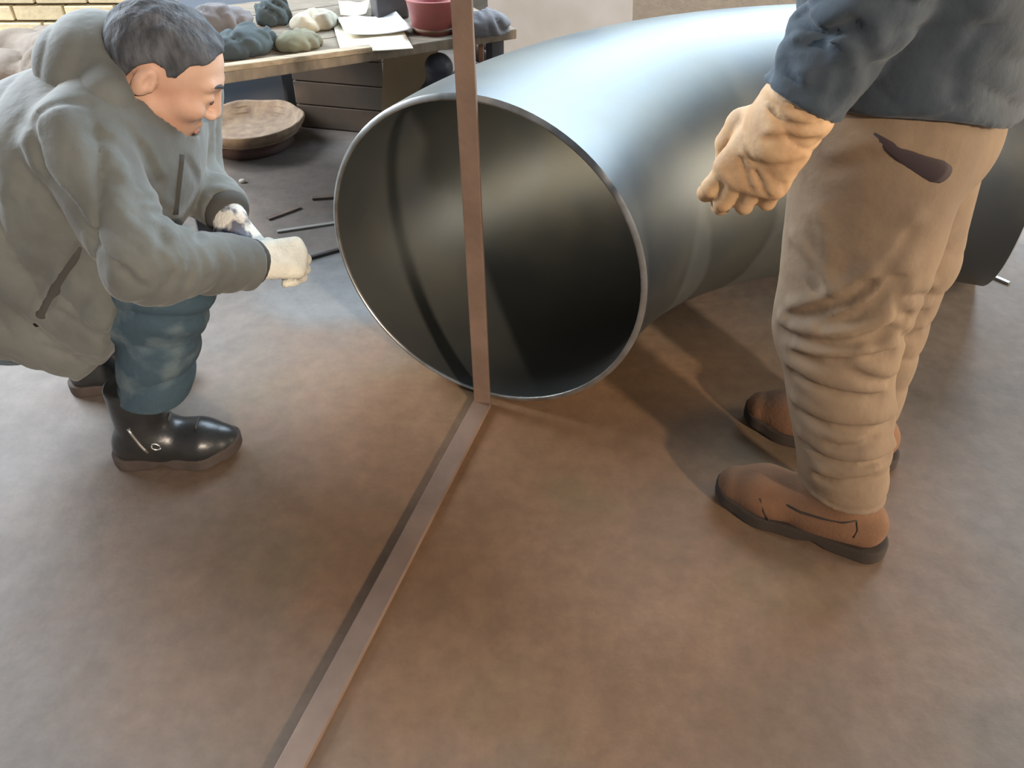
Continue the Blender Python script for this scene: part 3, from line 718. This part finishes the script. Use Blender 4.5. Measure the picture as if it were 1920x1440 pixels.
cr2 = creaser(jacket2_smooth, (
    ([(1478, 92), (1520, 84), (1556, 66), (1592, 44)], 0.011, 0.009), ([(1474, 116), (1520, 112), (1562, 92)], 0.009, 0.008),
    ([(1470, 122), (1488, 146), (1500, 172)], 0.008, 0.008), ([(1548, 96), (1534, 140), (1524, 172)], 0.008, 0.008),
    ([(1500, 26), (1522, 52), (1560, 56)], 0.009, 0.009), ([(1604, 50), (1628, 92), (1638, 128)], 0.007, 0.011),
    ([(1580, 110), (1574, 150), (1560, 184)], 0.008, 0.010), ([(1690, 30), (1672, 90), (1640, 150)], 0.006, 0.014),
    ([(1830, 60), (1800, 110), (1796, 170)], 0.006, 0.014), ([(1590, 215), (1660, 226), (1740, 224), (1810, 206)], 0.003, 0.006)))
def jacket2(P): return jacket2_smooth(P) + cr2(P)
j2 = sdf_mesh('jacket', jacket2, (0.22, 0.78, 0.70), (0.92, 1.50, 1.50), 0.0058, M['navy'], ped); j2['label'] = 'dark navy work jacket'
sN, sNf, sNw = shoe(ped, an_n * A3(1, 1, 0), f2, M['suede'], M['suede_sole'], L=0.305, shaft=0.125, wide=1.06, name='shoe', label='brown suede work shoe')
shoe(ped, an_f * A3(1, 1, 0), f2, M['suede'], M['suede_sole'], L=0.305, shaft=0.125, wide=1.06, name='shoe', label='brown suede work shoe')
for pts, r in (([(1478, 948), (1500, 960), (1540, 972), (1580, 980), (1606, 976)], 0.0022), ([(1425, 935), (1432, 960), (1450, 990)], 0.0014), ([(1606, 976), (1608, 994), (1600, 1008)], 0.0014)):
    tube('seam', [cast(sNf, x, y) for x, y in pts], r, M['suede_sole'], sN, 8)
ax = unit(A3(-0.35, 0.12, -0.93))
CU = [(0.25, 0.55, 0.40), (0.30, 0.62, 0.45), (0.38, 0.70, 0.5), (0.50, 0.8, 0.55)]
gO = wn + ax * 0.026
hf, hw = hand_sdf(gO, ax, l2 + 0.05 * f2, -1, CU, 0.25, 1.10, 1.08)
def glove2(P):
    d = smin(hf(P), rc(P, wn + ax * 0.004, wn + ax * 0.055, 0.046, 0.040), 0.014)
    d = smax(d, -(P - wn) @ ax - 0.004, 0.004)
    return d - 0.006 * folds(P, ax + 0.2 * f2, 120, 97, 1.2, 28) * np.clip(1.2 - ((P - wn) @ ax) * 9, 0.2, 1)
glove2_smooth = glove2
cr3 = creaser(glove2_smooth, (
    ([(1440, 262), (1470, 258), (1500, 264), (1530, 262)], 0.004, 0.006), ([(1450, 206), (1476, 232), (1508, 238), (1536, 236)], 0.005, 0.006),
    ([(1446, 190), (1490, 206), (1536, 222)], 0.003, 0.004), ([(1392, 300), (1400, 330), (1408, 356)], 0.004, 0.005),
    ([(1416, 322), (1430, 344), (1438, 368)], 0.004, 0.005), ([(1420, 306), (1460, 312), (1500, 306)], 0.003, 0.008),
    ([(1470, 345), (1472, 365), (1470, 380)], 0.003, 0.004)))
def glove2(P): return glove2_smooth(P) + cr3(P)
g2 = sdf_mesh('glove', glove2, wn - A3(0.16, 0.12, 0.26), wn + A3(0.13, 0.14, 0.08), 0.0032, M['hide'], ped); g2['label'] = 'tan leather gauntlet glove'
axf = unit(wf_ - ef); CU = [(0.4, 0.6, 0.4)] * 4
hf3, _ = hand_sdf(wf_ + axf * 0.03, axf, -l2, 1, CU, 0.3, 1.0, 1.15)
g3 = sdf_mesh('glove', lambda P: smin(hf3(P), rc(P, wf_, wf_ + axf * 0.05, 0.044, 0.038), 0.014), wf_ - A3(0.15, 0.14, 0.24), wf_ + A3(0.13, 0.14, 0.08), 0.0038, M['hide'], ped)
g3['label'] = 'tan leather gauntlet glove'
settle(ped)

# ------------------------------------------------------------------ workbench and what lies on it
bu = unit(A3(0.88, 0.478, 0)); bv_ = A3(-bu[1], bu[0], 0); FL = A3(-0.95, 2.07, 0); BH = 0.50
def bp(u, v, z=0.0): return FL + bu * u + bv_ * v + A3(0, 0, z)
AX = [bu, bv_, Zu]
bench = thing('workbench', 'low cluttered workbench with a dusty board top behind the squatting man', 'workbench', tuple(bp(0.62, 0.38)))
for i in range(4):
    box('plank', bp(0.55, 0.095 + i * 0.19, BH - 0.016), (1.10, 0.185, 0.032), M['bench'], bench, AX, 0.004)
for u in (0.05, 1.05):
    for v in (0.06, 0.70):
        box('leg', bp(u, v, (BH - 0.032) / 2), (0.045, 0.045, BH - 0.032), M['bench_leg'], bench, AX, 0.003)
box('rail', bp(0.55, 0.70, BH - 0.065), (1.02, 0.03, 0.06), M['bench_leg'], bench, AX, 0.003)
settle(bench)

def blob(name, label, cat, m, c, r, R=None, seed=1, amp=0.02, f=30, fold=0.02, h=0.007, flatz=None, group=None):
    c = np.asarray(c, float); r = np.asarray(r, float)
    def fn(P):
        rm = float(r.mean()); d = ell(P, c, r, R) - 0.22 * r[2] * wob(P, 2.0 / rm, seed) - 0.42 * r[2] * folds(P, (0.6, 0.5, 0.2), 7.0 / rm, seed + 4, 1.3, 2.4 / rm)
        d = d - 0.16 * r[2] * folds(P, (-0.5, 0.6, 0.5), 12.0 / rm, seed + 8, 1.2, 4.0 / rm)
        return smax(d, flatz - P[:, 2], 0.004) if flatz is not None else d
    o = sdf_mesh(name, fn, c - r * 1.1 - 0.06, c + r * 1.1 + 0.06, h, m)
    return tag(o, label, cat, group)
def top(x, y, dz=0.0): return on(x, y, BH + dz)
ang = [bu, bv_, Zu]
blob('work_cloth', 'dark teal cloth heaped on the workbench beside the squatting man\'s forehead', 'cloth', M['teal_cloth'], top(448, 84, 0.025), (0.105, 0.075, 0.044), ang, 11, flatz=BH)
blob('work_cloth', 'grey purple cloth bundle lying behind the dark teal heap', 'cloth', M['grey_cloth'], top(412, 36, 0.04), (0.085, 0.06, 0.055), ang, 17, flatz=BH)
blob('rag', 'khaki green rag crumpled at the left corner of the paper sheets', 'rag', M['rag_khaki'], top(562, 80, 0.015), (0.068, 0.052, 0.032), ang, 23, flatz=BH)
blob('rag', 'beige rag crumpled behind the khaki green one', 'rag', M['rag'], top(590, 42, 0.015), (0.078, 0.055, 0.036), ang, 29, flatz=BH)
blob('rag', 'dark grey rag in front of the brick wall at the bench back edge', 'rag', M['teal_cloth'], top(512, 26, 0.03), (0.050, 0.05, 0.05), ang, 33, flatz=BH)

def sheet_obj(name, label, cat, corners, m, z, curl, group=None, parent=None):
    n = 12; c = [np.asarray(q, float) for q in corners]; V = []
    for lay in (0, -0.0012):
        for j in range(n + 1):
            for i in range(n + 1):
                u, v = i / n, j / n
                p = (c[0] * (1 - u) + c[1] * u) * (1 - v) + (c[3] * (1 - u) + c[2] * u) * v
                w = curl * ((u * 2 - 1) ** 2 * 0.5 + 0.4 * math.sin(5 * u + 3 * v) ** 2 * v) 
                V.append((p[0], p[1], z + w + lay))
    N = (n + 1) ** 2; Fq = []
    for j in range(n):
        for i in range(n):
            q = [j * (n + 1) + i, j * (n + 1) + i + 1, (j + 1) * (n + 1) + i + 1, (j + 1) * (n + 1) + i]
            Fq.append(q); Fq.append([N + k for k in q[::-1]])
    rim = [i for i in range(n + 1)] + [(n + 1) * k + n for k in range(1, n + 1)] + [(n + 1) * n + i for i in range(n - 1, -1, -1)] + [(n + 1) * k for k in range(n - 1, 0, -1)]
    for a, b in zip(rim, rim[1:] + rim[:1]): Fq.append([b, a, N + a, N + b])
    return tag(mesh_obj(name, V, Fq, m), label, cat, group)
sheet_obj('paper_sheet', 'cream paper sheet overhanging the workbench front edge under the white one', 'paper', [top(640, 101), top(775, 94), top(757, 62), top(623, 44)], M['paper_warm'], BH + 0.004, 0.004, 'paper sheets on the workbench')
sheet_obj('paper_sheet', 'white curling paper sheet lying uppermost on the workbench', 'paper', [top(650, 76), top(776, 66), top(742, 36), top(632, 44)], M['paper'], BH + 0.012, 0.018, 'paper sheets on the workbench')
sheet_obj('paper_sheet', 'pale paper sheet standing out behind the white curling one', 'paper', [top(640, 40), top(688, 38), top(694, 14), top(636, 14)], M['paper_warm'], BH + 0.016, 0.012, 'paper sheets on the workbench')
tag(box('plank', bp(0.36, 0.012, BH + 0.008), (0.50, 0.034, 0.016), M['plank'], None, [unit(bu - 0.05 * bv_), unit(bv_ + 0.05 * bu), Zu], 0.003), 'pale loose wooden lath along the workbench front edge', 'plank')
o = box('tool_box', top(730, 10, 0.04), (0.11, 0.07, 0.08), M['dark_tool'], None, ang, 0.008); tag(o, 'small dark grey steel box behind the white papers', 'box')
tube('handle', [top(730, 10, 0.04) + bu * x + A3(0, 0, z) for x, z in ((-0.03, 0.038), (-0.03, 0.056), (0.03, 0.056), (0.03, 0.038))], 0.004, M['dark_tool'], o)
# red basin tilted on the bench right end
bk = thing('basin', 'faded red basin at the workbench right end beside the rusty upright', 'basin', tuple(top(815, 58)))
V1, F1 = lathe_vf([(0.0, 0.0), (0.065, 0.0), (0.085, 0.10), (0.092, 0.103), (0.088, 0.108), (0.079, 0.10), (0.060, 0.008), (0.0, 0.008)], 28)
o = mesh_obj('bowl', V1 + np.asarray(bk.location), F1, M['red'], bk)
V1, F1 = lathe_vf([(0.0665, 0.008), (0.072, 0.010), (0.074, 0.018), (0.0685, 0.020)], 28)
o = mesh_obj('foot_ring', V1 + np.asarray(bk.location), F1, M['rust_dark'], bk)
settle(bk)
blob('rag', 'pale grey rag on the bench end behind the rusty upright', 'rag', M['grey_cloth'], top(905, 48, 0.02), (0.08, 0.06, 0.045), ang, 39, flatz=BH)

# ------------------------------------------------------------------ under and beyond the bench
cu = unit(on(560, 226) - on(424, 216)); cv = A3(-cu[1], cu[0], 0)
p0 = on(400, 214) + cv * 0.18
ch = thing('tool_chest', 'blue grey steel chest on the floor under the workbench', 'chest', tuple(p0))
box('body', p0 + A3(0, 0, 0.19) + cu * 0.10, (0.46, 0.34, 0.38), M['chest'], ch, [cu, cv, Zu], 0.006)
box('lid', p0 + A3(0, 0, 0.40) + cu * 0.10, (0.47, 0.35, 0.035), M['chest'], ch, [cu, cv, Zu], 0.006)
settle(ch)
cu = unit(on(728, 254) - on(562, 238)); cv = A3(-cu[1], cu[0], 0); pm = (on(728, 254) + on(562, 238)) / 2 + cv * 0.16
cr = thing('crate', 'brown board crate on the floor under the paper sheets', 'crate', tuple(pm))
wd_ = float(np.linalg.norm(on(728, 254) - on(562, 238)))
for i in range(4): box('slat', pm - cv * 0.15 + A3(0, 0, 0.048 + i * 0.094), (wd_, 0.02, 0.090), M['crate'], cr, [cu, cv, Zu], 0.003)
for sx in (-1, 1): box('side_panel', pm + cu * sx * (wd_ / 2 - 0.01) + cv * 0.01 + A3(0, 0, 0.19), (0.02, 0.30, 0.38), M['crate'], cr, [cu, cv, Zu], 0.003)
box('back_panel', pm + cv * 0.15 + A3(0, 0, 0.19), (wd_, 0.02, 0.38), M['crate'], cr, [cu, cv, Zu], 0.003)
settle(cr)
cax = unit(A3(0.97, -0.22, 0)); cn_ = unit(A3(0.18, 0.80, -0.30)); cw = unit(np.cross(cax, cn_)); cn_ = np.cross(cw, cax)
if cw[2] < 0: cw = -cw
o = box('cardboard_sheet', at(762, 140, 2.74) * A3(1, 1, 0) + A3(0, 0.02, 0.215), (0.20, 0.006, 0.42), M['card'], None, [cax, np.cross(cw, cax), cw], 0.001)
tag(o, 'tan cardboard sheet leaning beside the black sack', 'cardboard')
bc = at(816, 150, 2.50)
def sackf(P):
    d = rcf(P, A3(bc[0], bc[1], 0.10), A3(bc[0] + 0.005, bc[1], 0.27), 0.125, 0.085, A3(1, 0, 0), 1.05)
    d = smin(d, rc(P, A3(bc[0], bc[1], 0.25), A3(bc[0] + 0.01, bc[1], 0.36), 0.060, 0.030), 0.04)
    d = smin(d, rc(P, A3(bc[0], bc[1], 0.36), A3(bc[0] + 0.012, bc[1], 0.405), 0.020, 0.036), 0.012)
    d = d - 0.010 * folds(P, (1, 0.4, 0.15), 45, 7, 1.0, 12) - 0.008 * wob(P, 24, 4)
    return smax(d, 0.003 - P[:, 2], 0.005)
tag(sdf_mesh('sack', sackf, (bc[0] - 0.25, bc[1] - 0.25, -0.01), (bc[0] + 0.25, bc[1] + 0.25, 0.52), 0.0065, M['bag']), 'black plastic sack tied at the neck behind the pipe mouth', 'sack')
# rusty T stake beyond the elbow
tp = at(902, 100, 2.78)
tk = thing('stake', 'rusty T-shaped steel stake standing behind the elbow beside the upright bar', 'stake', (tp[0], tp[1], 0))
ztop = at(902, 72, 2.78)[2]
box('stem', (tp[0], tp[1], ztop / 2), (0.018, 0.018, ztop - 0.01), M['rust_dark'], tk, None, 0.002)
box('crossbar', (tp[0], tp[1], ztop), (0.060, 0.03, 0.018), M['rust_dark'], tk, None, 0.003)
box('base_plate', (tp[0], tp[1], 0.004), (0.16, 0.16, 0.008), M['rust_dark'], tk, None, 0.001)
settle(tk)
pb = at(1000, 40, 3.35)
n_ = unit(A3(0.05, -0.95, 0.30)); x_ = unit(A3(1, 0.05, 0)); z_ = np.cross(x_, -n_); z_ = z_ if z_[2] > 0 else -z_
o = box('board', A3(pb[0] + 0.12, 3.52, 0.31), (0.62, 0.012, 0.62), M['grey_board'], None, [x_, np.cross(z_, x_), z_], 0.002)
tag(o, 'grey board leaning at the back wall beyond the elbow', 'board')
blob('rag', 'dark rag on the floor at the foot of the grey board', 'rag', M['dark_tool'], A3(pb[0] - 0.20, 3.18, 0.10), (0.10, 0.08, 0.15), None, 45, flatz=0.003)

# shallow straw basket on a dark base ring
bc = on(460, 290); bc = A3(bc[0], bc[1] + 0.10, 0)
bs = thing('basket', 'shallow round brown straw basket on the floor under the squatting man\'s chin', 'basket', tuple(bc))
V1, F1 = lathe_vf([(0.0, 0.045), (0.12, 0.046), (0.165, 0.062), (0.190, 0.098), (0.200, 0.104), (0.206, 0.100), (0.200, 0.080), (0.172, 0.048), (0.13, 0.034), (0.0, 0.034)], 40)
rg = np.random.default_rng(5); V1 = V1 * (1 + 0.02 * np.sin(7 * np.arctan2(V1[:, 1], V1[:, 0]))[:, None])
mesh_obj('bowl', V1 + bc, F1, M['straw'], bs)
for k, (r, z) in enumerate(((0.176, 0.062), (0.190, 0.082))):
    pts = [bc + A3(r * math.cos(a), r * math.sin(a), z) for a in np.linspace(0, 2 * math.pi, 49)]
    tube('straw_coil', pts, 0.009, M['straw'], bs, 8)
V1, F1 = lathe_vf([(0.145, 0.002), (0.155, 0.004), (0.150, 0.042), (0.125, 0.045), (0.120, 0.004), (0.145, 0.002)], 40)
mesh_obj('base_ring', V1 + bc, F1, M['straw_dark'], bs)
settle(bs)
blob('sack', 'brown grey cloth sack slumped at the brick wall behind the hood', 'sack', M['sack'], A3(-2.02, 3.55, 0.09), (0.34, 0.26, 0.17), None, 51, 0.03, 12, 0.02, 0.012, 0.003)

# ------------------------------------------------------------------ odds and ends on the floor
def rod(name, label, cat, a, b, w, hgt, m):
    a = np.asarray(a); b = np.asarray(b); d = b - a; L = float(np.linalg.norm(d)); d /= L
    o = box(name, (a + b) / 2 + A3(0, 0, hgt / 2 + 0.0005), (L, w, hgt), m, None, [d, A3(-d[1], d[0], 0), Zu], min(w, hgt) * 0.2)
    return tag(o, label, cat)
ra, rb_ = on(372, 546), on(626, 474); rod('steel_bar', 'long thin dark steel bar on the floor between white gloves and pipe mouth', 'bar', ra, rb_ + (rb_ - ra) * 0.25, 0.012, 0.010, M['dark_rod'])
rod('offcut', 'short dark steel offcut on the floor against the pipe mouth left edge', 'offcut', on(586, 374), on(640, 370), 0.018, 0.008, M['offcut'])
rod('offcut', 'slanting rusty offcut strip on the floor left of the pipe mouth', 'offcut', on(502, 412), on(562, 390), 0.020, 0.006, M['offcut'])
rod('steel_strip', 'long pale grey steel strip on the floor left of the pipe mouth', 'strip', on(520, 436), on(640, 418), 0.014, 0.006, M['grey_board'])
rod('steel_strip', 'pale bright steel strip on the floor at the elbow far end', 'strip', on(1841, 512), on(1892, 534), 0.012, 0.008, M['rim'])
def chip(p, r, seed, label):
    def fn(P): return ell(P, A3(p[0], p[1], r * 0.55), (r, r * 0.75, r * 0.6)) - r * 0.12 * wob(P, 2.2 / r, seed)
    o = sdf_mesh('mortar_chip', lambda P: smax(fn(P), 0.0005 - P[:, 2], 0.001), (p[0] - 2 * r, p[1] - 2 * r, -r), (p[0] + 2 * r, p[1] + 2 * r, 2 * r), r / 5, M['chip'])
    tag(o, label, 'chip', 'pale mortar chips on the floor')
chip(on(455, 342), 0.011, 1, 'tiny pale mortar chip on the floor below the basket')
chip(on(14, 122), 0.030, 2, 'pale mortar chip lying nearest the brick wall')
chip(on(14, 184), 0.020, 3, 'pale mortar chip on the floor behind the coat\'s back, outer one of two')
chip(on(34, 182), 0.016, 4, 'small mortar chip on the floor behind the coat\'s back, inner one of two')
